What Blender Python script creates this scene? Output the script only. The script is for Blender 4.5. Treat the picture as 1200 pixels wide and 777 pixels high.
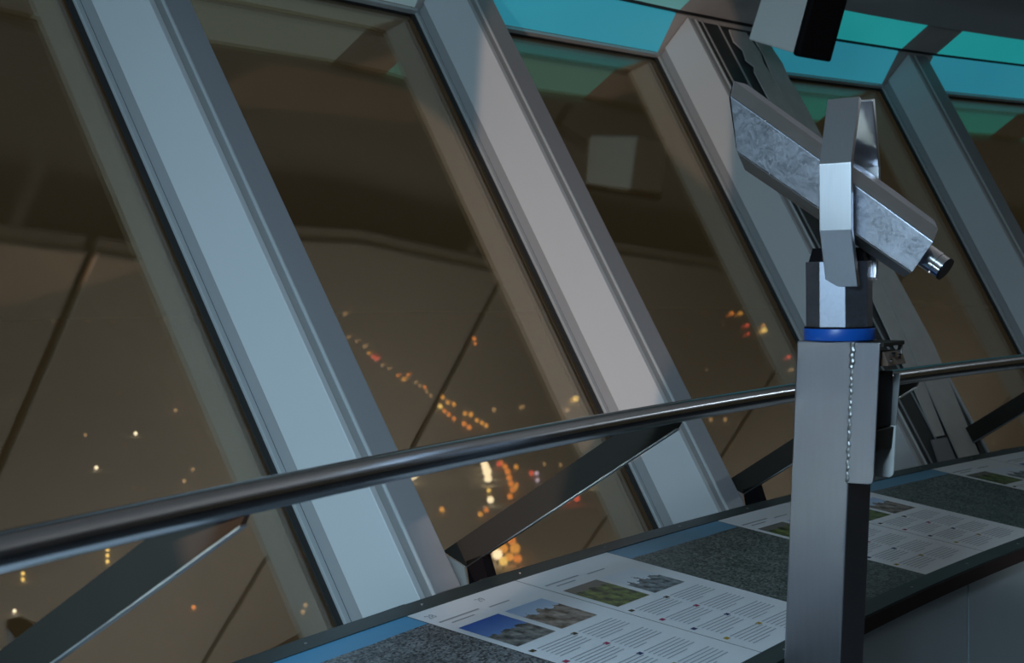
import bpy, math, random
from mathutils import Vector, Matrix
random.seed(7)
for _o in list(bpy.data.objects): bpy.data.objects.remove(_o)
scene = bpy.context.scene
COL = scene.collection

# ------------------------------------------------------------------ camera
H = 1.55                     # camera height above the floor
AX = 11.7557                 # distance from the tower axis to the camera
FPX = 1595.8
RIGHT = Vector((0.39258348, -0.91960337, -0.01441742))
UP = Vector((0.04014851, 0.0014744, 0.99919264))
FWD = Vector((0.91883965, 0.39284536, -0.03749953))
cam_d = bpy.data.cameras.new('camera'); cam = bpy.data.objects.new('camera', cam_d); COL.objects.link(cam)
cam.matrix_world = Matrix(((RIGHT.x, UP.x, -FWD.x, 0), (RIGHT.y, UP.y, -FWD.y, 0), (RIGHT.z, UP.z, -FWD.z, H), (0, 0, 0, 1)))
cam_d.sensor_fit = 'HORIZONTAL'; cam_d.sensor_width = 36.0; cam_d.lens = FPX / 1200 * 36.0
cam_d.clip_start = 0.05; cam_d.clip_end = 40000
cam_d.dof.use_dof = True; cam_d.dof.focus_distance = 3.3; cam_d.dof.aperture_fstop = 6.3
scene.camera = cam

# ------------------------------------------------------------------ world, lights, exposure
w = bpy.data.worlds.new('night_sky'); scene.world = w; w.use_nodes = True
w.node_tree.nodes['Background'].inputs[0].default_value = (0.032, 0.027, 0.017, 1)
w.node_tree.nodes['Background'].inputs[1].default_value = 1.0
vs = scene.view_settings
vs.view_transform = 'Standard'; vs.look = 'None'; vs.gamma = 1; vs.use_curve_mapping = False; vs.exposure = 0.0

D2R = math.pi / 180
def T(r, ph, z):
    """tower coordinates (radius, azimuth in degrees, height above camera) -> world"""
    a = ph * D2R
    return Vector((r * math.sin(a), r * math.cos(a) - AX, z + H))

def area(name, loc, target, size, energy, color, spread=180):
    l = bpy.data.lights.new(name, 'AREA'); l.shape = 'RECTANGLE'; l.size = size[0]; l.size_y = size[1]
    l.energy = energy; l.color = color; l.spread = spread * D2R
    o = bpy.data.objects.new(name, l); COL.objects.link(o); o.location = loc
    o.rotation_euler = (Vector(target) - Vector(loc)).to_track_quat('-Z', 'Y').to_euler()
    return o
def spot(name, loc, target, energy, color, angle, blend, radius):
    l = bpy.data.lights.new(name, 'SPOT'); l.energy = energy; l.color = color; l.spot_size = angle * D2R
    l.spot_blend = blend; l.shadow_soft_size = radius
    o = bpy.data.objects.new(name, l); COL.objects.link(o); o.location = loc
    o.rotation_euler = (Vector(target) - Vector(loc)).to_track_quat('-Z', 'Y').to_euler()
    return o
# cool hall light further round the ring, behind and to the left of the camera
area('hall_light', T(12.9, -5.0, 0.45), T(13.6, 14, -0.1), (0.8, 0.5), 22, (0.56, 0.82, 1.0))
# cool ceiling downlight above the counter, just left of the view
area('counter_downlight', T(12.3, 0.0, 1.02), T(13.2, 11, -0.9), (0.5, 0.5), 24, (0.58, 0.82, 1.0), 120)
# warm display spotlight with a tall narrow beam, low and behind
sp = spot('warm_spotlight', T(12.35, -6.5, -0.02), T(13.95, 17.3, 0.42), 430, (1.0, 0.63, 0.44), 30, 0.15, 0.02)
sp.scale = (0.24, 1, 1)
# two unseen fill lights added near the floor to brighten the ceiling panels
area('added_ceiling_fill', T(11.6, 22, -1.3), T(11.5, 21, 1.3), (1.6, 0.5), 15, (0.95, 0.97, 1.0), 110)
area('added_ceiling_fill', T(11.4, 41, -1.3), T(11.5, 40, 1.3), (1.6, 0.5), 9, (0.95, 0.97, 1.0), 110)
# downlight further round the ring
spot('ring_downlight', T(12.0, 33, 1.0), T(12.9, 14, -0.3), 10, (0.8, 0.92, 1.0), 50, 0.6, 0.05)

# ------------------------------------------------------------------ materials
MATS = {}
def _new(name):
    m = bpy.data.materials.new(name); m.use_nodes = True
    n = m.node_tree.nodes; b = n['Principled BSDF']; MATS[name] = m
    return m, n, m.node_tree.links, b
def paint(name, col, rough=0.5, var=0.06, scale=6.0, bump=0.0, metal=0.0, spec=0.5):
    m, n, l, b = _new(name)
    tc = n.new('ShaderNodeTexCoord'); nz = n.new('ShaderNodeTexNoise'); nz.inputs['Scale'].default_value = scale; nz.inputs['Detail'].default_value = 5
    l.new(tc.outputs['Object'], nz.inputs['Vector'])
    mx = n.new('ShaderNodeMix'); mx.data_type = 'RGBA'
    mx.inputs[6].default_value = (*[c * (1 - var) for c in col], 1); mx.inputs[7].default_value = (*[min(1, c * (1 + var)) for c in col], 1)
    l.new(nz.outputs['Fac'], mx.inputs[0]); l.new(mx.outputs[2], b.inputs['Base Color'])
    b.inputs['Roughness'].default_value = rough; b.inputs['Metallic'].default_value = metal
    b.inputs['Specular IOR Level'].default_value = spec
    if bump:
        bp = n.new('ShaderNodeBump'); bp.inputs['Strength'].default_value = bump; bp.inputs['Distance'].default_value = 0.002
        n2 = n.new('ShaderNodeTexNoise'); n2.inputs['Scale'].default_value = scale * 30; l.new(tc.outputs['Object'], n2.inputs['Vector'])
        l.new(n2.outputs['Fac'], bp.inputs['Height']); l.new(bp.outputs[0], b.inputs['Normal'])
    return m
def steel(name, col, rough, stretch=(1, 1, 1), scale=60, var=0.25, rvar=0.12, blotch=False):
    m, n, l, b = _new(name)
    tc = n.new('ShaderNodeTexCoord'); mp = n.new('ShaderNodeMapping'); mp.inputs['Scale'].default_value = stretch
    l.new(tc.outputs['Object'], mp.inputs['Vector'])
    if blotch:
        nz = n.new('ShaderNodeTexVoronoi'); nz.inputs['Scale'].default_value = scale; out = nz.outputs['Color']
    else:
        nz = n.new('ShaderNodeTexNoise'); nz.inputs['Scale'].default_value = scale; nz.inputs['Detail'].default_value = 6; out = nz.outputs['Fac']
    nd = n.new('ShaderNodeTexNoise'); nd.inputs['Scale'].default_value = 25 if blotch else 4; nd.inputs['Detail'].default_value = 4
    l.new(tc.outputs['Object'], nd.inputs['Vector'])
    if blotch:
        wmx = n.new('ShaderNodeMix'); wmx.data_type = 'RGBA'; wmx.inputs[0].default_value = 0.06
        l.new(mp.outputs[0], wmx.inputs[6]); l.new(nd.outputs['Color'], wmx.inputs[7]); l.new(wmx.outputs[2], nz.inputs['Vector'])
    else: l.new(mp.outputs[0], nz.inputs['Vector'])
    av = n.new('ShaderNodeMath'); av.operation = 'ADD'; l.new(out, av.inputs[0]); l.new(nd.outputs['Fac'], av.inputs[1])
    hv = n.new('ShaderNodeMath'); hv.operation = 'MULTIPLY'; hv.inputs[1].default_value = 0.5; l.new(av.outputs[0], hv.inputs[0])
    mx = n.new('ShaderNodeMix'); mx.data_type = 'RGBA'
    mx.inputs[6].default_value = (*[c * (1 - var) for c in col], 1); mx.inputs[7].default_value = (*[min(1, c * (1 + var)) for c in col], 1)
    l.new(hv.outputs[0], mx.inputs[0]); l.new(mx.outputs[2], b.inputs['Base Color'])
    mr = n.new('ShaderNodeMapRange'); mr.inputs[3].default_value = max(0.03, rough - rvar); mr.inputs[4].default_value = rough + rvar
    l.new(hv.outputs[0], mr.inputs[0]); l.new(mr.outputs[0], b.inputs['Roughness'])
    b.inputs['Metallic'].default_value = 1.0
    return m
def glow(name, col, strength):
    m, n, l, b = _new(name)
    b.inputs['Base Color'].default_value = (*col, 1); b.inputs['Emission Color'].default_value = (*col, 1)
    b.inputs['Emission Strength'].default_value = strength; b.inputs['Roughness'].default_value = 0.4
    return m

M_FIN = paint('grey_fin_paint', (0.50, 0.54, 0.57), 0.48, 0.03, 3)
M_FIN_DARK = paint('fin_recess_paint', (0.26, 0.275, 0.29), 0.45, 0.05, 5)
M_ALU = steel('aluminium_bead', (0.62, 0.64, 0.66), 0.33, (1, 1, 0.1), 40, 0.1)
M_GASKET_SHADE = paint('black_gasket_and_shade', (0.012, 0.013, 0.014), 0.6)
M_COVER = paint('grey_cover_sheet', (0.50, 0.51, 0.50), 0.6, 0.15, 14, 0.2)
M_BEAD = paint('silver_bead', (0.50, 0.54, 0.56), 0.32, 0.04, 6, 0, 0.3)
M_STRIP = paint('grey_strip', (0.30, 0.32, 0.33), 0.42, 0.04, 6)
M_COVERSTRIP = paint('grey_cover_strip', (0.27, 0.29, 0.32), 0.4, 0.04, 6)
M_CHANNEL = paint('dark_channel', (0.035, 0.042, 0.045), 0.5)
M_TEAL = None
M_BAND = paint('grey_ceiling_band', (0.44, 0.43, 0.42), 0.7, 0.12, 9)
M_DARKCEIL = paint('dark_ceiling_void', (0.34, 0.37, 0.38), 0.8)
M_CEIL = paint('light_ceiling_panel', (0.55, 0.54, 0.52), 0.6, 0.05, 2)
M_CARPET = paint('dark_carpet', (0.06, 0.065, 0.075), 0.95, 0.3, 40, 0.5)
M_WALL = paint('grey_core_wall', (0.33, 0.34, 0.36), 0.7, 0.08, 2)
M_PARAPET = paint('pale_parapet_panel', (0.42, 0.52, 0.57), 0.55, 0.06, 2.5)
M_RAIL = steel('polished_rail_steel', (0.42, 0.44, 0.47), 0.20, (1, 1, 1), 30, 0.08, 0.06)
M_BRACKET = paint('dark_bracket_paint', (0.034, 0.032, 0.028), 0.7, 0.1, 8, 0, 0, 0.12)
M_BRACKET_EDGE = steel('bracket_edge_steel', (0.40, 0.43, 0.46), 0.35, (1, 1, 1), 30, 0.1)
M_GUSSET = paint('gusset_paint', (0.50, 0.48, 0.46), 0.45, 0.05, 8)
M_EDGE = paint('dark_counter_edge', (0.030, 0.042, 0.042), 0.4)
M_FRONT = paint('brown_counter_front', (0.022, 0.012, 0.012), 0.5)
M_SCREW = paint('screw_head', (0.5, 0.5, 0.5), 0.4, 0.1, 10, 0, 0.8)
M_PAGE = paint('white_print', (0.68, 0.72, 0.77), 0.45, 0.02, 8)
M_INK = paint('grey_ink', (0.30, 0.33, 0.37), 0.5)
M_POST = steel('brushed_post_steel', (0.37, 0.37, 0.41), 0.36, (14, 14, 1), 9, 0.12, 0.08)
M_POLISH = steel('galvanised_steel', (0.54, 0.57, 0.66), 0.34, (1, 1, 1), 170, 0.16, 0.10, True)
M_COLUMN = steel('column_steel', (0.34, 0.36, 0.43), 0.42, (1, 1, 1), 170, 0.16, 0.10, True)
M_BEVEL = steel('satin_steel', (0.42, 0.42, 0.42), 0.42, (1, 1, 1), 40, 0.1)
M_BRIGHT = steel('brushed_arm_steel', (0.72, 0.73, 0.78), 0.30, (30, 30, 1), 12, 0.1, 0.06)
_nn = M_BRIGHT.node_tree.nodes; _tg = _nn.new('ShaderNodeCombineXYZ'); _tg.inputs[0].default_value = math.sin(12.72 * D2R); _tg.inputs[1].default_value = math.cos(12.72 * D2R)
_nn['Principled BSDF'].inputs['Anisotropic'].default_value = 0.85
M_BRIGHT.node_tree.links.new(_tg.outputs[0], _nn['Principled BSDF'].inputs['Tangent'])
M_CHROME = steel('eyepiece_chrome', (0.7, 0.7, 0.74), 0.14, (1, 1, 1), 20, 0.05, 0.03)
M_BLUE = paint('blue_swivel_ring', (0.006, 0.085, 0.42), 0.35, 0.1, 10)
M_BLACK = paint('black_plastic', (0.005, 0.004, 0.006), 0.7, 0.06, 6, 0, 0, 0.15)
M_RUST = paint('worn_brown_metal', (0.10, 0.06, 0.04), 0.5, 0.5, 60)
M_STAIN = paint('stained_plate', (0.52, 0.55, 0.55), 0.5, 0.35, 25)
M_SPK = paint('pale_speaker_cabinet', (0.82, 0.84, 0.86), 0.5, 0.03, 5)
M_SKYB = None
M_GROUND = paint('dark_city_ground', (0.93, 0.90, 0.86), 1.0, 0.06, 0.004, 0, 0, 0.0)
M_MAST = paint('lamp_mast', (0.05, 0.05, 0.05), 0.6)

# backlit teal ceiling glass
def mk_teal(name, a, b_, strength):
    m, n, l, b = _new(name)
    tc = n.new('ShaderNodeTexCoord'); nz = n.new('ShaderNodeTexNoise'); nz.inputs['Scale'].default_value = 1.2; nz.inputs['Detail'].default_value = 3
    l.new(tc.outputs['Object'], nz.inputs['Vector'])
    mx = n.new('ShaderNodeMix'); mx.data_type = 'RGBA'; mx.inputs[6].default_value = (*a, 1); mx.inputs[7].default_value = (*b_, 1)
    l.new(nz.outputs['Fac'], mx.inputs[0])
    l.new(mx.outputs[2], b.inputs['Base Color']); l.new(mx.outputs[2], b.inputs['Emission Color'])
    b.inputs['Emission Strength'].default_value = strength; b.inputs['Roughness'].default_value = 0.35
    return m
M_TEAL = mk_teal('blue_teal_backlit_glass', (0.03, 0.31, 0.45), (0.05, 0.41, 0.52), 0.44)
M_TEAL_PALE = mk_teal('pale_backlit_glass', (0.22, 0.33, 0.36), (0.28, 0.38, 0.40), 0.34)
M_TEAL_MID = mk_teal('grey_teal_backlit_glass', (0.10, 0.36, 0.37), (0.16, 0.42, 0.41), 0.38)
M_TEAL2 = mk_teal('green_teal_backlit_glass', (0.015, 0.40, 0.42), (0.03, 0.50, 0.50), 0.46)

# bronze coated window glass: partly mirror, partly clear
mg = bpy.data.materials.new('bronze_window_glass'); mg.use_nodes = True
_n = mg.node_tree.nodes; _l = mg.node_tree.links; _n.clear()
_out = _n.new('ShaderNodeOutputMaterial'); _mix = _n.new('ShaderNodeMixShader'); _tr = _n.new('ShaderNodeBsdfTransparent'); _gl = _n.new('ShaderNodeBsdfGlossy')
_tr.inputs[0].default_value = (0.90, 0.85, 0.76, 1); _gl.inputs['Color'].default_value = (1.0, 0.94, 0.85, 1); _gl.inputs['Roughness'].default_value = 0.0
_lw = _n.new('ShaderNodeLayerWeight'); _lw.inputs[0].default_value = 0.25
_mr = _n.new('ShaderNodeMapRange'); _mr.inputs[3].default_value = 0.105; _mr.inputs[4].default_value = 0.6
_l.new(_lw.outputs['Fresnel'], _mr.inputs[0]); _l.new(_mr.outputs[0], _mix.inputs[0])
_l.new(_tr.outputs[0], _mix.inputs[1]); _l.new(_gl.outputs[0], _mix.inputs[2]); _l.new(_mix.outputs[0], _out.inputs[0])
M_GLASS = mg

# printed pictures, drawn from each picture's own UV square
def mk_photo(name, sky_a, sky_b, lo, hi, horizon, rough_edge, nscale, vor=False):
    m, n, l, b = _new(name)
    uv = n.new('ShaderNodeUVMap'); sp = n.new('ShaderNodeSeparateXYZ'); l.new(uv.outputs[0], sp.inputs[0])
    nz = n.new('ShaderNodeTexNoise'); nz.inputs['Scale'].default_value = 5; nz.inputs['Detail'].default_value = 6; l.new(uv.outputs[0], nz.inputs['Vector'])
    ed = n.new('ShaderNodeMath'); ed.operation = 'MULTIPLY_ADD'; ed.inputs[1].default_value = rough_edge; l.new(nz.outputs['Fac'], ed.inputs[0]); l.new(sp.outputs[1], ed.inputs[2])
    th = n.new('ShaderNodeMath'); th.operation = 'GREATER_THAN'; th.inputs[1].default_value = horizon + rough_edge * 0.5; l.new(ed.outputs[0], th.inputs[0])
    sk = n.new('ShaderNodeMix'); sk.data_type = 'RGBA'; sk.inputs[6].default_value = (*sky_a, 1); sk.inputs[7].default_value = (*sky_b, 1); l.new(sp.outputs[1], sk.inputs[0])
    if vor:
        tx = n.new('ShaderNodeTexVoronoi'); tx.inputs['Scale'].default_value = nscale; mp = n.new('ShaderNodeMapping'); mp.inputs['Scale'].default_value = (1, 1.7, 1)
        l.new(uv.outputs[0], mp.inputs[0]); l.new(mp.outputs[0], tx.inputs['Vector']); sv = n.new('ShaderNodeSeparateColor'); l.new(tx.outputs['Color'], sv.inputs[0])
        big = n.new('ShaderNodeTexNoise'); big.inputs['Scale'].default_value = 7; big.inputs['Detail'].default_value = 5; l.new(uv.outputs[0], big.inputs['Vector'])
        mm = n.new('ShaderNodeMath'); mm.operation = 'MULTIPLY'; l.new(sv.outputs[0], mm.inputs[0]); l.new(big.outputs['Fac'], mm.inputs[1]); big.inputs['Roughness'].default_value = 0.7; pw_ = n.new('ShaderNodeMath'); pw_.operation = 'MULTIPLY_ADD'; pw_.inputs[1].default_value = 1.1; pw_.inputs[2].default_value = -0.03; l.new(mm.outputs[0], pw_.inputs[0]); pw_.use_clamp = True; fac = pw_.outputs[0]
    else:
        tx = n.new('ShaderNodeTexNoise'); tx.inputs['Scale'].default_value = nscale; tx.inputs['Detail'].default_value = 7; l.new(uv.outputs[0], tx.inputs['Vector'])
        cr = n.new('ShaderNodeMapRange'); cr.inputs[1].default_value = 0.35; cr.inputs[2].default_value = 0.68; l.new(tx.outputs['Fac'], cr.inputs[0]); fac = cr.outputs[0]
    gd = n.new('ShaderNodeMix'); gd.data_type = 'RGBA'; gd.inputs[6].default_value = (*lo, 1); gd.inputs[7].default_value = (*hi, 1); l.new(fac, gd.inputs[0])
    mx = n.new('ShaderNodeMix'); mx.data_type = 'RGBA'; l.new(th.outputs[0], mx.inputs[0]); l.new(gd.outputs[2], mx.inputs[6]); l.new(sk.outputs[2], mx.inputs[7])
    l.new(mx.outputs[2], b.inputs['Base Color']); b.inputs['Roughness'].default_value = 0.4
    return m
M_PANO = mk_photo('city_panorama_print', (0.25, 0.42, 0.52), (0.06, 0.28, 0.50), (0.012, 0.016, 0.020), (0.46, 0.50, 0.54), 0.905, 0.02, 95, True)
M_PANO2 = mk_photo('green_city_panorama_print', (0.22, 0.36, 0.46), (0.09, 0.26, 0.42), (0.012, 0.018, 0.016), (0.30, 0.34, 0.32), 0.885, 0.03, 80, True)
M_PHOTO = [mk_photo('picture_blue_sky_hall', (0.20, 0.38, 0.70), (0.01, 0.09, 0.42), (0.015, 0.022, 0.025), (0.30, 0.31, 0.30), 0.50, 0.45, 5),
           mk_photo('picture_brown_church', (0.62, 0.72, 0.82), (0.30, 0.44, 0.66), (0.04, 0.028, 0.014), (0.40, 0.34, 0.30), 0.66, 0.55, 4),
           mk_photo('picture_green_garden', (0.12, 0.12, 0.09), (0.16, 0.15, 0.13), (0.006, 0.012, 0.006), (0.20, 0.26, 0.05), 0.78, 0.4, 5),
           mk_photo('picture_dark_towers', (0.60, 0.68, 0.76), (0.62, 0.70, 0.80), (0.010, 0.014, 0.012), (0.30, 0.36, 0.40), 0.52, 0.9, 6)]
M_FLAG = [paint('flag_black_gold', (0.05, 0.035, 0.012), 0.5), paint('flag_red', (0.32, 0.03, 0.10), 0.5),
          paint('flag_blue', (0.02, 0.03, 0.12), 0.5), paint('flag_yellow', (0.40, 0.26, 0.02), 0.5)]

# ------------------------------------------------------------------ mesh helpers
class MB:
    def __init__(self): self.v = []; self.f = []; self.uv = None
    def add(self, vs, fs):
        b = len(self.v); self.v += [Vector(x) for x in vs]; self.f += [tuple(b + i for i in f) for f in fs]; return self
    def hexa(self, c):               # 8 corners: 4 bottom loop, 4 top loop
        return self.add(c, [(3, 2, 1, 0), (4, 5, 6, 7), (0, 1, 5, 4), (1, 2, 6, 5), (2, 3, 7, 6), (3, 0, 4, 7)])
    def prism(self, a, b):           # two matching polygons
        n = len(a); return self.add(list(a) + list(b), [tuple(range(n - 1, -1, -1)), tuple(range(n, 2 * n))] + [(i, (i + 1) % n, n + (i + 1) % n, n + i) for i in range(n)])
    def loops(self, rings, closed=False, caps=True):
        n = len(rings[0]); vs = [p for r in rings for p in r]; fs = []
        for k in range(len(rings) - (0 if closed else 1)):
            a = k * n; b = ((k + 1) % len(rings)) * n
            for i in range(n): fs.append((a + i, a + (i + 1) % n, b + (i + 1) % n, b + i))
        if caps and not closed: fs += [tuple(range(n - 1, -1, -1)), tuple(range((len(rings) - 1) * n, len(rings) * n))]
        return self.add(vs, fs)
    def tube(self, path, rad, n=16):
        rings = []
        for i, p in enumerate(path):
            p = Vector(p); d = (Vector(path[min(i + 1, len(path) - 1)]) - Vector(path[max(i - 1, 0)])).normalized()
            s = d.cross(Vector((0, 0, 1)))
            if s.length < 1e-4: s = Vector((1, 0, 0))
            s.normalize(); u = s.cross(d); r = rad[i] if isinstance(rad, (list, tuple)) else rad
            rings.append([p + r * (math.cos(2 * math.pi * k / n) * s + math.sin(2 * math.pi * k / n) * u) for k in range(n)])
        return self.loops(rings)
    def sweep(self, prof, a0, a1, steps):   # (r, z) profile swept round the tower axis
        return self.loops([[T(r, a0 + (a1 - a0) * k / steps, z) for r, z in prof] for k in range(steps + 1)])
    def quad(self, c): return self.add(c, [(0, 1, 2, 3)])
    def build(self, name, mat, parent=None, smooth=False, bevel=0.0, kind=None, base=None, uv=False, segs=2):
        off = Vector((0, 0, 0)); p = parent
        while p is not None: off = off + p.location; p = p.parent
        loc = Vector((0, 0, 0))
        if base is not None: loc = Vector(base) - off; off = Vector(base)
        me = bpy.data.meshes.new(name); me.from_pydata([tuple(x - off) for x in self.v], [], self.f)
        import bmesh
        bm = bmesh.new(); bm.from_mesh(me); bmesh.ops.recalc_face_normals(bm, faces=bm.faces)
        if bevel: bmesh.ops.bevel(bm, geom=[e for e in bm.edges if e.calc_face_angle(0) > 0.3], offset=bevel, segments=segs, profile=0.5, affect='EDGES', clamp_overlap=True)
        bm.to_mesh(me); bm.free()
        if uv:
            u = me.uv_layers.new(name='UVMap'); cs = [(0, 0), (1, 0), (1, 1), (0, 1)]
            for poly in me.polygons:
                for li in poly.loop_indices:
                    vi = me.loops[li].vertex_index; u.data[li].uv = self.uv[vi] if self.uv else cs[vi % 4]
        me.materials.append(mat)
        o = bpy.data.objects.new(name, me); COL.objects.link(o); o.location = loc
        if parent is not None: o.parent = parent
        if kind: o['kind'] = kind
        if smooth:
            for q in me.polygons: q.use_smooth = True
            me.set_sharp_from_angle(angle=0.6)
        return o
def empty(name, loc, kind=None):
    o = bpy.data.objects.new(name, None); COL.objects.link(o); o.location = loc; o.empty_display_size = 0.1
    if kind: o['kind'] = kind
    return o
def tag(o, label, cat=None, group=None, kind=None):
    o['label'] = label
    if cat: o['category'] = cat
    if group: o['group'] = group
    if kind: o['kind'] = kind
    return o

# ------------------------------------------------------------------ the fins and windows of the ring
RG = 14.1043; TILT = 0.5349; DF = 0.183; WF = 0.155; SK = 0.068; WB = WF + 2 * SK
CT, ST = math.cos(TILT), math.sin(TILT)
PHI = {-2: -0.25, -1: 5.65, 0: 11.545, 1: 17.44, 2: 23.03, 3: 29.56, 4: 35.3, 5: 41.2, 6: 47.1}
S0, S1 = -0.955, 1.115       # along the glass slope
def F(k, d, t, s):
    """fin frame: d inward from the glass, t to the right along the ring, s up the slope"""
    a = PHI[k] * D2R; rr = Vector((math.sin(a), math.cos(a), 0)); tt = Vector((math.cos(a), -math.sin(a), 0))
    n = -CT * rr + Vector((0, 0, ST)); g = ST * rr + Vector((0, 0, CT))
    return RG * rr + d * n + t * tt + s * g + Vector((0, -AX, H))
def fbox(mb, k, d0, d1, t0, t1, s0=S0, s1=S1):
    return mb.hexa([F(k, d0, t0, s0), F(k, d1, t0, s0), F(k, d1, t1, s0), F(k, d0, t1, s0), F(k, d0, t0, s1), F(k, d1, t0, s1), F(k, d1, t1, s1), F(k, d0, t1, s1)])
def fbox(mb, k, d0, d1, t0, t1, s0=S0, s1=S1 + 0.09, l=0.0, r=0.0):
    """box on fin k; l and r splay its left and right faces with depth"""
    a0, a1 = t0 + l * d0, t0 + l * d1; b0, b1 = t1 + r * d0, t1 + r * d1
    e0 = min(s1, S1 + 0.46 * max(d0, 0)); e1 = min(s1, S1 + 0.46 * max(d1, 0))
    return mb.hexa([F(k, d0, a0, s0), F(k, d1, a1, s0), F(k, d1, b1, s0), F(k, d0, b0, s0), F(k, d0, a0, e0), F(k, d1, a1, e1), F(k, d1, b1, e1), F(k, d0, b0, e0)])
SL = SK / DF
WT = 0.56                                # inner width of the wide service mullion
def wid(k): return (WT + 2 * SK) if k == 2 else WB
n_trim = 0
for k in sorted(PHI):
    n_trim += 1
    wb = wid(k)
    root = empty('trim_%d' % n_trim, F(k, 0, wb / 2, S0), 'structure')
    fbox(MB(), k, 0.045, DF, 0.0, 0.02, l=SL, r=SL).build('fin_side_plate', M_FIN, root, bevel=0.002)
    fbox(MB(), k, 0.045, DF, wb - 0.02, wb, l=-SL, r=-SL).build('fin_side_plate', M_FIN, root, bevel=0.002)
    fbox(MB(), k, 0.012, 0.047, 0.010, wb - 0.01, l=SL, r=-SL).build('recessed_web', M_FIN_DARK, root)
    fbox(MB(), k, 0.0, 0.014, -0.006, 0.012).build('glazing_bead', M_BEAD, root, bevel=0.002)
    fbox(MB(), k, 0.0, 0.014, wb - 0.012, wb + 0.006).build('glazing_bead', M_BEAD, root, bevel=0.002)
    fbox(MB(), k, -0.012, 0.012, 0.012, wb - 0.012).build('gasket_or_shade', M_GASKET_SHADE, root)
    fbox(MB(), k, -0.001, 0.005, -0.026, -0.006).build('gasket_or_shade', M_GASKET_SHADE, root)  # black strip put in for the shade on the glass beside the bead
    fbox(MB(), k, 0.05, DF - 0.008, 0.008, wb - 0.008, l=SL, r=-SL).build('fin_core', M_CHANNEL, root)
    fbox(MB(), k, DF - 0.008, DF - 0.002, SK + 0.020, SK + 0.046).build('inner_strip', M_STRIP, root)
    e = MB(); e.tube([F(k, DF, SK + 0.051, S0), F(k, DF, SK + 0.051, S1 + 0.08)], 0.0055, 10); e.build('edge_bead', M_BEAD, root, smooth=True)
    if k != 2:
        fbox(MB(), k, DF - 0.010, DF + 0.002, SK + 0.057, SK + WF).build('inner_cover', M_COVERSTRIP, root, bevel=0.003)
    else:        # wide service mullion
        for t in (0.165, 0.281):
            fbox(MB(), k, DF - 0.006, DF, t, t + 0.006).build('channel_line', M_STRIP, root)
        def plate(nm, outline, d, mat):
            m = MB(); m.prism([F(k, d, t, s) for t, s in outline], [F(k, d + 0.006, t, s) for t, s in outline]); return m.build(nm, mat, root)
        rag = [(0.275, -0.85), (0.350, -0.85), (0.395, -0.65), (0.489, -0.1), (0.489, 0.92), (0.475, 1.0), (0.495, 1.06), (0.465, 1.17), (0.34, 1.17), (0.325, 1.10), (0.363, 1.06), (0.345, 1.0), (0.385, 0.97), (0.363, 0.94), (0.363, -0.1), (0.305, -0.65)]
        plate('cover_sheet', rag, DF - 0.002, M_COVER)
        plate('cover_sheet', [(0.37, S0), (0.53, S0), (0.635, -0.45), (0.635, 0.86), (0.62, 0.93), (0.635, 1.02), (0.605, 1.17), (0.505, 1.17), (0.515, 1.05), (0.497, 0.95), (0.497, -0.1), (0.41, -0.65)], DF - 0.003, M_COVER)
        plate('junction_plate', [(0.21, S0), (0.34, S0), (0.36, -0.86), (0.24, -0.86)], DF - 0.004, M_FIN_DARK)

# glass panes, heads and sills between the fins
n_win = 0
ks = sorted(PHI)
for a, b in zip(ks[:-1], ks[1:]):
    n_win += 1
    ta = wid(a)
    root = empty('window_%d' % n_win, (F(a, 0, ta, S0) + F(b, 0, 0, S0)) / 2, 'structure')
    def P2(fr, d, s): # interpolate along the bay
        A = F(a, d, ta, s); B = F(b, d, 0.0, s); return A + (B - A) * fr
    def bay(d0, d1, s0, s1, f0=0.0, f1=1.0):
        return MB().hexa([P2(f0, d0, s0), P2(f0, d1, s0), P2(f1, d1, s0), P2(f1, d0, s0), P2(f0, d0, s1), P2(f0, d1, s1), P2(f1, d1, s1), P2(f1, d0, s1)])
    bay(-0.010, -0.002, S0, S1).build('glass_pane', M_GLASS, root)
    bay(-0.012, 0.003, S1 - 0.009, S1 - 0.004).build('head_gasket', M_GASKET_SHADE, root)
    bay(0.0, 0.022, S1 - 0.005, S1 + 0.008).build('head_bead', M_BEAD, root)
    bay(-0.01, DF + 0.01, S0 - 0.03, S0).build('sill_board', M_EDGE, root)

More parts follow.
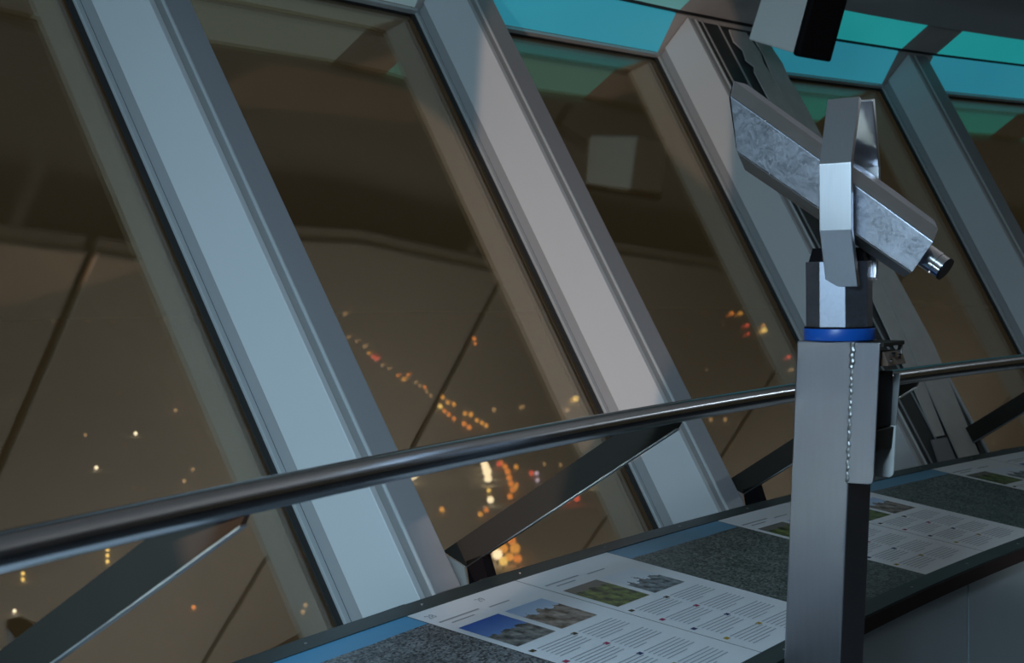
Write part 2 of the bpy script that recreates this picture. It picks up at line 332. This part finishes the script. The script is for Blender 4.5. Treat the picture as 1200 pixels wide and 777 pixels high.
# sloping ceiling strip of backlit teal glass above the windows, in two rows with a dark slot between
ceil = empty('ceiling', T(13.9, 20, 1.1), 'structure')
SR = 1.205; D1, D2, D3 = 0.184, 0.210, 0.390
def Q(k, d, t, lift=0.0): return F(k, d, t, (S1 + 0.004 + (SR - S1 - 0.004) * min(1, d / D1)) + lift)
def slab(pts, nm, mat, th=0.012, lift=0.0):
    MB().prism([Q(k, d, t, lift) for k, d, t in pts], [Q(k, d, t, lift + th) for k, d, t in pts]).build(nm, mat, ceil)
for a, b in zip(ks[:-1], ks[1:]):
    ta, tb = wid(a), wid(b)
    pale = b <= 1
    mat2 = M_TEAL_PALE if pale else M_TEAL_MID if b == 2 else M_TEAL2
    e = 0.01
    slab([(a, 0.02, ta - e), (a, D1, ta - e), (b, D1, -e), (b, 0.02, -e)], 'teal_glass_panel', M_TEAL_PALE if pale else M_TEAL)
    slab([(b, 0.0, -e), (b, D1, -e), (b, D1, tb - e), (b, 0.0, tb - e)], 'grey_band', M_BAND, 0.010)
    slab([(a, D2, ta - e), (a, D3, ta - e), (b, D3, -e), (b, D2, -e)], 'teal_glass_panel', mat2)
    slab([(b, D2, -e), (b, D3, -e), (b, D3, tb - e), (b, D2, tb - e)], 'grey_band', M_BAND, 0.010)
    slab([(a, D1, ta - e), (a, D2, ta - e), (b, D2, -e), (b, D1, -e)], 'shadow_slot', M_GASKET_SHADE, 0.01, 0.008)
    slab([(b, D1, -e), (b, D2, -e), (b, D2, tb - e), (b, D1, tb - e)], 'shadow_slot', M_GASKET_SHADE, 0.01, 0.008)
m = MB(); m.sweep([(14.345, 1.225), (14.365, 1.24), (14.365, 1.60), (14.345, 1.60)], -8, 60, 48); m.build('void_fascia', M_DARKCEIL, ceil)
m = MB(); m.sweep([(9.2, 1.58), (14.4, 1.58), (14.4, 1.62), (9.2, 1.62)], -40, 70, 60); m.build('void_deck', M_DARKCEIL, ceil)
# inner ring of pale ceiling panels with dark radial joints
joints = [-12.0, -2.9, 6.2, 15.4, 24.5, 35.8, 45.4, 55.0]
for a, b in zip(joints[:-1], joints[1:]):
    g = 0.11; ro, ri = 13.60, 9.15
    def CP(r, ph, z): return T(r, ph, z)
    lo = [CP(ri, a + g, 1.30), CP(ro, a + g, 1.30), CP(ro + 0.02, (a + b) / 2, 1.30), CP(ro, b - g, 1.30), CP(ri, b - g, 1.30), CP(ri, (a + b) / 2, 1.30)]
    hi = [p + Vector((0, 0, 0.03)) for p in lo]
    MB().prism(lo, hi).build('ceiling_panel', M_CEIL, ceil, bevel=0.004)
    e1 = [CP(ro, a + g, 1.325), CP(ro + 0.05, a + g, 1.335), CP(ro + 0.07, (a + b) / 2, 1.335), CP(ro + 0.05, b - g, 1.335), CP(ro, b - g, 1.325), CP(ro + .02, (a + b) / 2, 1.325)]
    MB().prism(e1, [p + Vector((0, 0, 0.01)) for p in e1]).build('panel_edge_trim', M_BAND, ceil)

# ------------------------------------------------------------------ floor, parapet wall, core wall, outer ground
m = MB(); m.sweep([(9.0, -1.55), (13.4, -1.55), (13.4, -1.65), (9.0, -1.65)], -40, 70, 60); m.build('floor', M_CARPET, kind='structure')
m = MB(); m.sweep([(8.9, -1.65), (9.1, -1.65), (9.1, 1.62), (8.9, 1.62)], -40, 70, 60); m.build('wall_core', M_WALL, kind='structure')
pw = empty('wall_parapet', T(12.7, 18, -1.55), 'structure')
seams = [-0.2 + 6.085 * i for i in range(-1, 9)]
for a, b in zip(seams[:-1], seams[1:]):
    m = MB(); m.sweep([(12.70, -1.55), (12.74, -1.55), (12.74, -0.845), (12.70, -0.845)], a + 0.02, b - 0.02, 8); m.build('parapet_panel', M_PARAPET, pw, bevel=0.002)
m = MB(); m.sweep([(12.74, -1.55), (12.78, -1.55), (12.78, -0.85), (12.74, -0.85)], seams[0], seams[-1], 40); m.build('parapet_core', M_CHANNEL, pw)
m = MB(); m.sweep([(12.78, -1.60), (13.6, -1.6), (13.6, -0.90), (12.78, -0.90)], seams[0], seams[-1], 40); m.build('wall_outer', M_CHANNEL, kind='structure')

# ------------------------------------------------------------------ information counter
def CZ(r): return -0.72 + 0.12 * (r - 13.40)
def TC(ph, r, h=0.0): return T(r, ph, CZ(r) + h)
A0, A1 = -1.0, 44.0
counter = empty('information_counter', T(13.0, 13, -0.84))
tag(counter, 'long curved information counter under the windows with printed city panoramas', 'counter')
def cprof(r0, r1, h0, h1): return [(r0, CZ(r0) + h0), (r1, CZ(r1) + h0), (r1, CZ(r1) + h1), (r0, CZ(r0) + h1)]
m = MB(); m.sweep(cprof(12.70, 13.42, -0.032, -0.003), A0, A1, 90); m.build('worktop', M_EDGE, counter)
m = MB(); m.sweep([(12.675, CZ(12.68) - 0.040), (12.705, CZ(12.68) - 0.040), (12.705, CZ(12.68) - 0.004), (12.675, CZ(12.68) - 0.004)], A0, A1, 90); m.build('front_edge', M_FRONT, counter)
m = MB(); m.sweep(cprof(12.676, 12.727, -0.004, 0.0025), A0, A1, 90); m.build('inner_border', M_EDGE, counter)
m = MB(); m.sweep(cprof(13.375, 13.425, -0.004, 0.0025), A0, A1, 90); m.build('outer_border', M_EDGE, counter)
for i in range(26):
    ph = 0.2 + i * 1.62
    for r in (12.70, 13.40):
        m = MB(); c = TC(ph, r, 0.0025); m.tube([c, c + Vector((0, 0, 0.0015))], 0.0035, 8); m.build('screw', M_SCREW, counter)
def cquad(p0, p1, r0, r1, h, n=1):
    """flat print piece on the counter, split in n along the ring; UV square with v = outward"""
    m = MB(); m.uv = []
    for i in range(n + 1):
        f = i / n; ph = p0 + (p1 - p0) * f
        m.v += [TC(ph, r0, h), TC(ph, r1, h)]; m.uv += [(f, 0), (f, 1)]
    m.f = [(2 * i, 2 * i + 2, 2 * i + 3, 2 * i + 1) for i in range(n)]
    return m
def text_obj(body, ph, r, size, parent, off=0.0014):
    cu = bpy.data.curves.new('page_number', 'FONT'); cu.body = body; cu.size = size; cu.align_x = 'LEFT'
    o = bpy.data.objects.new('tmp', cu); COL.objects.link(o)
    bpy.context.view_layer.update()
    me = bpy.data.meshes.new_from_object(o.evaluated_get(bpy.context.evaluated_depsgraph_get()))
    bpy.data.objects.remove(o)
    a = ph * D2R; base = TC(ph, r, off); tx = Vector((math.cos(a), -math.sin(a), 0)); ty = (TC(ph, r + 0.1, off) - TC(ph, r, off)).normalized()
    wo = parent.location + counter.location
    for v in me.vertices: v.co = base + tx * v.co.x + ty * v.co.y - wo
    me.materials.append(M_INK); q = bpy.data.objects.new('page_number', me); COL.objects.link(q); q.parent = parent
    return q
RI, RO = 12.727, 13.375
def page(p0, p1, pics, number):
    pg = cquad(p0 + 0.006, p1 - 0.006, RI, RO, 0.0005, 6).build('text_page', M_PAGE, counter, uv=True)
    wdt = p1 - p0
    for (f0, f1, mi) in ((0.055, 0.415, pics[0]), (0.475, 0.835, pics[1])):
        cquad(p0 + f0 * wdt, p0 + f1 * wdt, 13.100, 13.252, 0.0012, 2).build('printed_picture', M_PHOTO[mi], pg, uv=True)
    tl = MB()
    def line(f0, f1, r, hgt=0.0026):
        q = cquad(p0 + f0 * wdt, p0 + f1 * wdt, r, r + hgt, 0.0012); tl.add(q.v, q.f)
    # headings
    line(0.05, 0.40, 13.298, 0.006); line(0.10, 0.30, 13.280, 0.005); line(0.47, 0.66, 13.290, 0.005)
    for ci, c0 in enumerate((0.10, 0.50)):
        for bk in range(4):
            rt = 13.062 - bk * 0.0805
            fl = cquad(p0 + (c0 - 0.06) * wdt, p0 + (c0 - 0.018) * wdt, rt - 0.003, rt + 0.008, 0.0012)
            fl.build('flag_mark', M_FLAG[bk % 4], pg)
            for j in range(6):
                line(c0 + 0.005, c0 + (0.355 if j < 5 else 0.14 + 0.1 * random.random()), rt + 0.002 - j * 0.0112)
    tl.build('text_lines', M_INK, pg, kind='stuff')
    for nb, f in zip(number, (0.055, 0.50)):
        if nb: text_obj(nb, p0 + f * wdt, 13.328, 0.028, pg)
def panorama(p0, p1, mat):
    cquad(p0 + 0.006, p1 - 0.006, RI, RO, 0.0004, 6).build('panorama_print', mat, counter, uv=True)
starts = [5.25, 11.17, 17.10, 23.03, 28.96]
for i, s in enumerate(starts):
    page(s, s + 1.76, ((0, 1), (0, 1), (2, 1), (2, 3), (0, 1))[i], (('28', '29') if i == 1 else ('', '')))
    page(s + 1.76, s + 3.50, ((2, 3), (2, 3), (2, 1), (0, 3), (2, 3))[i], ('', ''))
    panorama(s - 2.43, s, M_PANO if i < 2 else M_PANO2)
panorama(starts[-1] + 3.5, 38.0, M_PANO)

# ------------------------------------------------------------------ handrail with bracket arms
RR, ZR = 12.9407, -0.2977
rail = empty('handrail', T(RR, 13, ZR)); tag(rail, 'polished steel tube handrail curving along the windows on flat bracket arms', 'handrail')
m = MB(); m.tube([T(RR, -1 + 0.5 * i, ZR) for i in range(91)], 0.024, 24); m.build('rail_tube', M_RAIL, rail, smooth=True)
for ph in (1.1, 7.05, 13.08, 18.95, 25.3, 31.0, 36.8):
    # side view of the bar in the radial plane: from under the rail down and out towards the sill
    def B(r, z, wd): # wd tangential offset
        a = ph * D2R; return T(r, ph, z) + Vector((math.cos(a), -math.sin(a), 0)) * wd
    prof = [(12.935, -0.318), (13.045, -0.318), (13.622, -0.683), (13.548, -0.713), (12.945, -0.335)]
    m = MB(); m.prism([B(r, z, -0.006) for r, z in prof], [B(r, z, 0.006) for r, z in prof]); bar = m.build('bracket_arm', M_BRACKET, rail)
    lip = [(12.945, -0.335), (13.548, -0.713), (13.547, -0.716), (12.943, -0.338)]
    m = MB(); m.prism([B(r, z, -0.008) for r, z in lip], [B(r, z, 0.008) for r, z in lip]); m.build('lower_flange', M_BRACKET_EDGE, bar)
    gus = [(13.625, -0.684), (13.55, -0.712), (13.535, -0.775), (13.61, -0.80)]
    m = MB(); m.prism([B(r, z, -0.014) for r, z in gus], [B(r, z, -0.008) for r, z in gus]); m.build('gusset_plate', M_GUSSET, bar)
    leg = [(13.548, -0.70), (13.50, -0.68), (13.46, -0.79), (13.53, -0.81)]
    m = MB(); m.prism([B(r, z, -0.006) for r, z in leg], [B(r, z, 0.03) for r, z in leg]); m.build('bracket_foot', M_BLACK, bar)

# ------------------------------------------------------------------ coin telescope
PT = 12.72; R0 = 12.586
_a = PT * D2R
def TL(wd, ro, z): return T(R0 + ro, PT, z) + Vector((math.cos(_a), -math.sin(_a), 0)) * wd
tele = empty('coin_telescope', TL(0, 0.0, -1.55))
tag(tele, 'stainless steel coin operated viewing telescope on a square post beside the counter', 'telescope')
def lean(z): return -0.0185 + (-0.051 + 0.0185) * (z + 0.77) / 0.65
HW = 0.0605
zt, zb = -0.128, -1.55
m = MB(); m.hexa([TL(-HW, lean(zb) - HW, zb), TL(HW, lean(zb) - HW, zb), TL(HW, lean(zb) + HW, zb), TL(-HW, lean(zb) + HW, zb), TL(-HW, lean(zt) - HW, zt), TL(HW, lean(zt) - HW, zt), TL(HW, lean(zt) + HW, zt), TL(-HW, lean(zt) + HW, zt)])
m.build('post', M_POST, tele, bevel=0.004, segs=3)
m = MB(); m.hexa([TL(x, lean(zb) + y, z) for z in (-1.55, -1.54) for x, y in ((-.11, -.11), (.11, -.11), (.11, .09), (-.11, .09))]); m.build('base_plate', M_POST, tele, bevel=0.003)
# coin box on the inward side of the post
ri_ = lambda z: lean(z) - HW
def vplate(w0, w1, pts, nm, mat, par, bev=0.0015):
    m = MB(); m.prism([TL(w0, ro, z) for ro, z in pts], [TL(w1, ro, z) for ro, z in pts]); return m.build(nm, mat, par, bevel=bev)
def rr_plate(z0, z1, dep, rad=0.012, sl=0.0):
    pts = [(ri_(z1) + 0.004, z1), (ri_(z0) + 0.004, z0)]
    cx, cz = ri_(z0) - dep + rad, z0 + rad
    pts += [(cx - rad * math.sin(q * math.pi / 10), cz - rad * math.cos(q * math.pi / 10)) for q in range(6)]
    return pts + [(ri_(z1) - dep, z1)]
cb = empty('coin_box', (0, 0, 0)); cb.parent = tele
vplate(-HW - 0.004, -HW + 0.001, rr_plate(-0.405, -0.13, 0.052), 'near_side_plate', M_POST, cb)
far = rr_plate(-0.405, -0.30, 0.050); vplate(HW - 0.012, HW - 0.008, far, 'far_side_plate', M_STAIN, cb)
vplate(HW - 0.012, HW - 0.008, [(ri_(-.30) - 0.036, -0.30), (ri_(-.30) - 0.050, -0.30), (ri_(-.195) - 0.054, -0.195), (ri_(-.195) - 0.040, -0.195)], 'far_side_lip', M_ALU, cb)
vplate(HW - 0.012, HW - 0.008, [(ri_(-.135) - 0.046, -0.135), (ri_(-.16) - 0.046, -0.16), (ri_(-.16) - 0.056, -0.16), (ri_(-.135) - 0.056, -0.135)], 'far_side_lip', M_ALU, cb)
vplate(-HW + 0.006, HW - 0.014, [(ri_(-.30) + .003, -0.30), (ri_(-.19) + .003, -0.19), (ri_(-.19) - 0.040, -0.19), (ri_(-.30) - 0.040, -0.30)], 'coin_chute', M_BLACK, cb)
vplate(-HW + 0.006, HW - 0.012, [(ri_(-.35) + .003, -0.350), (ri_(-.30) + .003, -0.302), (ri_(-.30) - 0.046, -0.302), (ri_(-.35) - 0.044, -0.345)], 'cash_drawer', M_BRACKET, cb)
vplate(-HW + 0.002, HW - 0.006, [(ri_(-.13) + .003, -0.142), (ri_(-.13) + .003, -0.13), (ri_(-.13) - 0.058, -0.13), (ri_(-.13) - 0.058, -0.138)], 'box_lid', M_BRACKET, cb)
lock = vplate(-HW + 0.02, HW - 0.004, [(ri_(-.165) - .005, -0.178), (ri_(-.165) - .005, -0.150), (ri_(-.165) - 0.052, -0.148), (ri_(-.165) - 0.062, -0.176)], 'lock_block', M_RUST, cb)
for i, (dw, dz) in enumerate(((0.0, -0.156), (0.03, -0.160), (-0.02, -0.168))):
    m = MB(); m.tube([TL(dw, ri_(-.16) - 0.05, dz), TL(dw, ri_(-.16) - 0.062, dz)], 0.005, 10); m.build('lock_bolt', M_CHROME, lock)
# weld bead down the post edge
m = MB(); rings = []
for i in range(120):
    z = -0.13 - i * 0.0023; c = TL(-HW - 0.003, ri_(z) + 0.002 + 0.0012 * math.sin(i * 0.7), z); rd = 0.0032 + 0.0006 * math.sin(i * 1.25) + 0.0008 * random.random()
    if i < 22: rd += 0.0022
    rings.append([c + TL(rd * math.cos(q), rd * math.sin(q), 0) - TL(0, 0, 0) for q in [2 * math.pi * j / 8 for j in range(8)]])
m.loops(rings); m.build('weld_seam', M_BEVEL, tele, smooth=True)
# swivel ring
AXR = -0.055
def ring_mesh(z0, z1, r0, n=48):
    m = MB(); m.loops([[TL(r * math.cos(2 * math.pi * j / n), AXR + r * math.sin(2 * math.pi * j / n), z) for j in range(n)] for z, r in ((z0, r0), (z1, r0))]); return m
ring_mesh(-0.128, -0.104, 0.0705).build('swivel_ring', M_BLUE, tele, smooth=True, bevel=0.002)
ring_mesh(-0.104, -0.1015, 0.069).build('swivel_gasket', M_BLACK, tele)
# octagonal column
def octo(z, r, rot=0.72): return [TL(r * math.cos((j + rot) * math.pi / 4), AXR + r * math.sin((j + rot) * math.pi / 4), z) for j in range(8)]
m = MB(); m.loops([octo(-0.1015, 0.066), octo(0.028, 0.066)]); m.build('swivel_column', M_COLUMN, tele, bevel=0.001)
m = MB(); m.loops([octo(0.028, 0.060), octo(0.055, 0.052)]); m.build('column_cap', M_BLACK, tele)
# yoke arms
AY0, AY1 = -0.052, -0.117
def arm(sgn):
    outer = [(-0.058, -0.022), (-0.090, 0.088), (-0.090, 0.216), (-0.046, 0.346)] if sgn < 0 else [(0.046, -0.010), (0.066, 0.088), (0.066, 0.216), (0.036, 0.350)]
    th = 0.012 * (1 if sgn < 0 else -1)
    back = [(w + th, z + (0.004, 0, 0, -0.004)[i]) for i, (w, z) in enumerate(outer)]
    poly = outer + back[::-1]
    m = MB(); m.prism([TL(w, AY0, z) for w, z in poly], [TL(w, AY1, z) for w, z in poly])
    return m.build('yoke_arm', M_BRIGHT, tele, bevel=0.0015)
arm(-1); arm(1)
# telescope tube: octagonal section, raked along the axis in the radial plane
axd = Vector((0.410, 0.295)).normalized(); axn = Vector((-axd.y, axd.x))        # (radial, z): along the tube towards the objective, and up
C0 = Vector((-0.084, 0.146))
def TS(u, v, wd): q = C0 + axd * u + axn * v; return TL(wd, q.x, q.y)
def section(u, top_shift=0.0, k=1.0, bot_shift=0.0, ws=0.0):
    pts = [(-0.050, 0.037), (-0.050, -0.037), (-0.026, -0.060), (0.026, -0.060), (0.050, -0.037), (0.050, 0.037), (0.026, 0.060), (-0.026, 0.060)]
    return [TS(u + ws * (wd + 0.05) + (top_shift * v / 0.06 if v > 0 else -bot_shift * v / 0.06), v * k, wd * (0.92 + 0.08 * k)) for wd, v in pts]
tb = MB(); tb.loops([section(-0.194, 0.0, 0.92, 0.0, 0.55), section(-0.06, 0, 1.0), section(0.12, 0, 1.06), section(0.288, 0.062, 1.12, -0.062)])
tube = tb.build('telescope_tube', M_POLISH, tele, bevel=0.001)
# paler bevel plates along the top and bottom edges
for sgn in (1, -1):
    for side in (-1, 1):
        def EP(u, wd, v, k): return TS(u, v * k + sgn * 0.0, wd)
        k0, k1 = 0.925, 1.115
        e0 = -0.192 + (0.057 if side > 0 else 0.0)
        c0 = [TS(e0, sgn * 0.0385 * k0, side * 0.0505), TS(0.284 + sgn * 0.040, sgn * 0.0385 * k1, side * 0.0505), TS(0.284 + sgn * 0.062, sgn * 0.0600 * k1, side * 0.0270), TS(e0 + (0.013 if side < 0 else -0.013), sgn * 0.0600 * k0, side * 0.0270)]
        offv = TS(0, sgn * 0.0012, side * 0.0012) - TS(0, 0, 0)
        MB().prism(c0, [p + offv for p in c0]).build('bevel_plate', M_BEVEL, tube)
# objective rim, window and eyepiece
m = MB(); m.loops([section(0.282, 0.058, 1.0, -0.058), section(0.2905, 0.058, 1.0, -0.058)]); m.build('objective_window', M_BLACK, tube)
m = MB(); n = 24
m.loops([[TS(u, r * math.sin(2 * math.pi * j / n) - 0.004, r * math.cos(2 * math.pi * j / n)) for j in range(n)] for u, r in ((-0.158, 0.0235), (-0.210, 0.0235), (-0.2105, 0.0222), (-0.226, 0.0222))]); ey = m.build('eyepiece', M_CHROME, tube, smooth=True)
m = MB(); m.loops([[TS(u, r * math.sin(2 * math.pi * j / n) - 0.004, r * math.cos(2 * math.pi * j / n)) for j in range(n)] for u, r in ((-0.226, 0.0232), (-0.231, 0.0232))]); m.build('eyecup', M_BLACK, ey)
for s in (-1, 1):
    m = MB(); m.loops([[TL(w, -0.084 + 0.016 * math.cos(2 * math.pi * j / 16), 0.150 + 0.016 * math.sin(2 * math.pi * j / 16)) for j in range(16)] for w in (s * 0.048, s * (0.080 if s < 0 else 0.060))]); m.build('pivot_pin', M_CHROME, tele, smooth=True)

# ------------------------------------------------------------------ loudspeaker hung under the ceiling strip
SPH = 23.65
def SP(r, z, wd):
    a = SPH * D2R; return T(r, SPH, z) + Vector((math.cos(a), -math.sin(a), 0)) * wd
spk = empty('loudspeaker', SP(14.14, 1.10, 0.12)); tag(spk, 'pale grey loudspeaker with a black front hung under the teal ceiling strip', 'loudspeaker')
body = [(14.305, 1.005), (14.075, 0.918), (13.985, 1.175), (14.195, 1.265)]
m = MB(); m.prism([SP(r, z, 0) for r, z in body], [SP(r, z, 0.235) for r, z in body]); m.build('speaker_cabinet', M_SPK, spk, bevel=0.008, segs=3)
gr = [(14.083, 0.912), (14.050, 0.898), (13.958, 1.168), (13.990, 1.182)]
m = MB(); m.prism([SP(r, z, -0.002) for r, z in gr], [SP(r, z, 0.237) for r, z in gr]); m.build('speaker_grille', M_BLACK, spk, bevel=0.012, segs=4)
br = [(14.13, 1.22), (14.09, 1.20), (14.09, 1.58), (14.13, 1.58)]
m = MB(); m.prism([SP(r, z, 0.09) for r, z in br], [SP(r, z, 0.145) for r, z in br]); m.build('hanging_bracket', M_BEVEL, spk)

# ------------------------------------------------------------------ the city at night, two hundred metres below
GZ = -203.0
m = MB(); N = 48
m.add([(9000 * math.cos(2 * math.pi * j / N), 9000 * math.sin(2 * math.pi * j / N), GZ + H) for j in range(N)], [tuple(range(N))]); m.build('city_ground', M_GROUND, kind='structure')
def ground_at(px, py):
    d = FWD + RIGHT * ((px - 600) / FPX) + UP * ((388.5 - py) / FPX)
    s = min(GZ / d.z if d.z < -1e-4 else 1e9, 7800.0); return Vector((d.x * s, d.y * s, GZ + H)), s
GLOW = {'amber': glow('amber_lamp_glow', (1.0, 0.50, 0.10), 1.0), 'orange': glow('orange_lamp_glow', (1.0, 0.36, 0.07), 1.0), 'white': glow('white_lamp_glow', (1.0, 0.93, 0.72), 2.2),
        'red': glow('red_lamp_glow', (1.0, 0.16, 0.10), 0.9), 'dim': glow('dim_lamp_glow', (0.75, 0.52, 0.28), 0.6), 'yellow': glow('yellow_lamp_glow', (1.0, 0.72, 0.22), 1.6), 'blue': glow('violet_lamp_glow', (0.75, 0.65, 1.0), 1.0)}
def unit_lamp():
    head = MB(); n = 12
    head.loops([[Vector((r * math.cos(2 * math.pi * j / n), r * math.sin(2 * math.pi * j / n), z)) for j in range(n)] for z, r in ((1.0, .05), (1.15, .62), (1.6, .95), (2.0, 1.0), (2.4, .95), (2.85, .62), (3.0, .05))])
    mast = MB(); mast.tube([(0, 0, 0), (0, 0, 1.05)], [0.16, 0.10], 6)
    return head, mast
_h, _m = unit_lamp(); HEADS = {}; MAST = None
WORD = {'amber': 'amber', 'orange': 'orange', 'white': 'white', 'red': 'red', 'dim': 'dim', 'yellow': 'yellow', 'blue': 'violet'}
def lamp(px, py, dia, col, label, group):
    global MAST
    p, s = ground_at(px, py); sc = dia / 2 / FPX * s
    d = FWD; root = empty('street_lamp', p - Vector((0, 0, 0))); root.scale = (sc, sc, sc)
    if col not in HEADS:
        me = bpy.data.meshes.new('lamp_head'); me.from_pydata([tuple(v) for v in _h.v], [], _h.f); me.materials.append(GLOW[col]); HEADS[col] = me
        for q in me.polygons: q.use_smooth = True
    if MAST is None:
        MAST = bpy.data.meshes.new('mast'); MAST.from_pydata([tuple(v) for v in _m.v], [], _m.f); MAST.materials.append(M_MAST)
    for nm, me in (('lamp_head', HEADS[col]), ('mast', MAST)):
        o = bpy.data.objects.new(nm, me); COL.objects.link(o); o.parent = root
    tag(root, WORD[col] + ' ' + label, 'street lamp', WORD[col] + ' ' + group); return root
AV = ('street lamp in the line of lights along the distant avenue', 'lamps along the distant avenue')
for x, y, d, c in [(408, 399, 4, 'dim'), (418, 404, 4, 'dim'), (427, 411, 5, 'dim'), (432, 418, 4, 'amber'), (448, 432, 4, 'dim'), (456, 436, 4, 'dim'), (466, 444, 4, 'orange'), (473, 450, 5.5, 'amber'),
                   (478, 443, 4, 'orange'), (487, 452, 4, 'dim'), (492, 456, 4, 'dim'), (498, 458, 4, 'orange'), (500, 463, 4, 'dim'), (505, 468, 4, 'dim'), (519, 471, 5, 'amber'), (525, 477, 5, 'amber'),
                   (532, 479, 5, 'amber'), (516, 482, 5.5, 'yellow'), (521, 487, 5, 'orange'), (526, 491, 5, 'orange'), (532, 496, 5, 'orange'), (545, 490, 5, 'amber'), (552, 492, 6, 'amber'), (559, 498, 5, 'amber'), (565, 501, 5, 'amber'), (570, 504, 5, 'amber'), (544, 503, 6, 'orange'), (550, 507, 6, 'orange')]:
    lamp(x, y, d, c, *AV)
for x, y, d in [(437, 423, 5), (441, 426, 5.5)]: lamp(x, y, d, 'red', 'tail light glowing among the lamps of the avenue', 'lights on the avenue')
ST_ = ('lamp on the lit street junction below the handrail', 'lamps at the lit street junction')
for x, y, d, c in [(567, 550, 8, 'white'), (569, 556, 9, 'white'), (571, 563, 10, 'white'), (572, 570, 9, 'white'), (573, 580, 5, 'yellow'), (575, 594, 8, 'white'), (484, 567, 9, 'white'), (570, 604, 6, 'orange'), (563, 609, 6, 'amber'),
                   (587, 549, 6, 'orange'), (592, 553, 6, 'orange'), (595, 560, 7, 'orange'), (597, 567, 7, 'orange'), (599, 574, 7, 'orange'), (601, 581, 7, 'orange'), (598, 589, 7, 'orange'), (605, 553, 5.5, 'amber'), (604, 577, 5.5, 'amber'),
                   (578, 652, 11, 'yellow'), (583, 662, 12, 'white'), (590, 668, 10, 'yellow'), (590, 654, 11, 'amber'), (600, 644, 10, 'orange'), (604, 655, 12, 'amber'), (607, 665, 10, 'orange'), (597, 663, 10, 'amber'), (518, 604, 6.5, 'amber')]:
    lamp(x, y, d, c, *ST_)
for x, y, d, c in [(585, 550, 6, 'red'), (605 + 1, 572, 4, 'orange'), (676, 592, 8, 'red'), (665, 594, 7, 'red'), (623, 561, 6, 'red'), (629, 560, 5, 'blue'), (630, 568, 5, 'blue'), (692, 573, 6, 'white'), (657, 549, 4, 'dim'), (638, 548, 4, 'dim')]:
    lamp(x, y, d, c, 'light scattered beside the lit street junction', 'lights beside the junction')
for x, y, d, c in [(858, 372, 5, 'orange'), (868, 372, 5, 'amber'), (876, 386, 5, 'red'), (877, 395, 4, 'red'), (895, 385, 4, 'amber'), (896, 393, 6.5, 'yellow'), (925, 423, 5, 'red'), (928, 438, 5, 'dim'), (1143, 440, 4, 'white'), (833, 497, 5, 'dim'), (850, 497, 5, 'dim')]:
    lamp(x, y, d, c, 'far town lamp seen through the window behind the telescope', 'lamps behind the telescope')
for x, y, d, c in [(556, 402, 5, 'orange'), (557, 407, 4, 'orange'), (206, 485, 4.5, 'dim'), (159, 512, 4, 'white'), (113, 552, 4, 'white'), (216, 568, 4.5, 'dim'), (226, 554, 4, 'dim'), (100, 513, 3.5, 'dim'), (404, 365, 5, 'dim'), (579, 486, 5.5, 'dim'), (610, 482, 4, 'dim'), (613, 481, 4, 'dim'),
                   (17, 720, 4, 'white'), (92, 757, 4, 'white'), (227, 716, 4.5, 'orange'), (358, 714, 5, 'dim'), (355, 722, 5, 'dim'), (675, 474, 7, 'yellow'), (665, 486, 6, 'dim')]:
    lamp(x, y, d, c, 'lone lamp in the dark town away from the avenue', 'lone lamps in the dark town')
for y in (648, 655, 662): lamp(126, y, 4, 'yellow', 'lamp in an upright row of three just below the handrail', 'lamps in the row of three')
for y in (676, 683): lamp(27, y, 4, 'yellow', 'lamp of a close pair above the bracket arm', 'lamps of the close pair')
# the countless fainter lights
m = MB(); rnd = random.Random(3)
for i in range(260):
    px = rnd.uniform(-100, 1200); py = rnd.uniform(345, 770)
    p, s = ground_at(px, py); r = rnd.uniform(0.5, 1.1) / FPX * s
    m.add([p + Vector((r * a, r * b, r * (1 + c))) for a, b, c in ((1, 0, 0), (-1, 0, 0), (0, 1, 0), (0, -1, 0), (0, 0, 1), (0, 0, -1))], [(0, 2, 4), (2, 1, 4), (1, 3, 4), (3, 0, 4), (2, 0, 5), (1, 2, 5), (3, 1, 5), (0, 3, 5)])
o = m.build('faint_town_lights', GLOW['dim']); tag(o, 'scatter of faint town lights across the dark ground', 'town lights', kind='stuff')
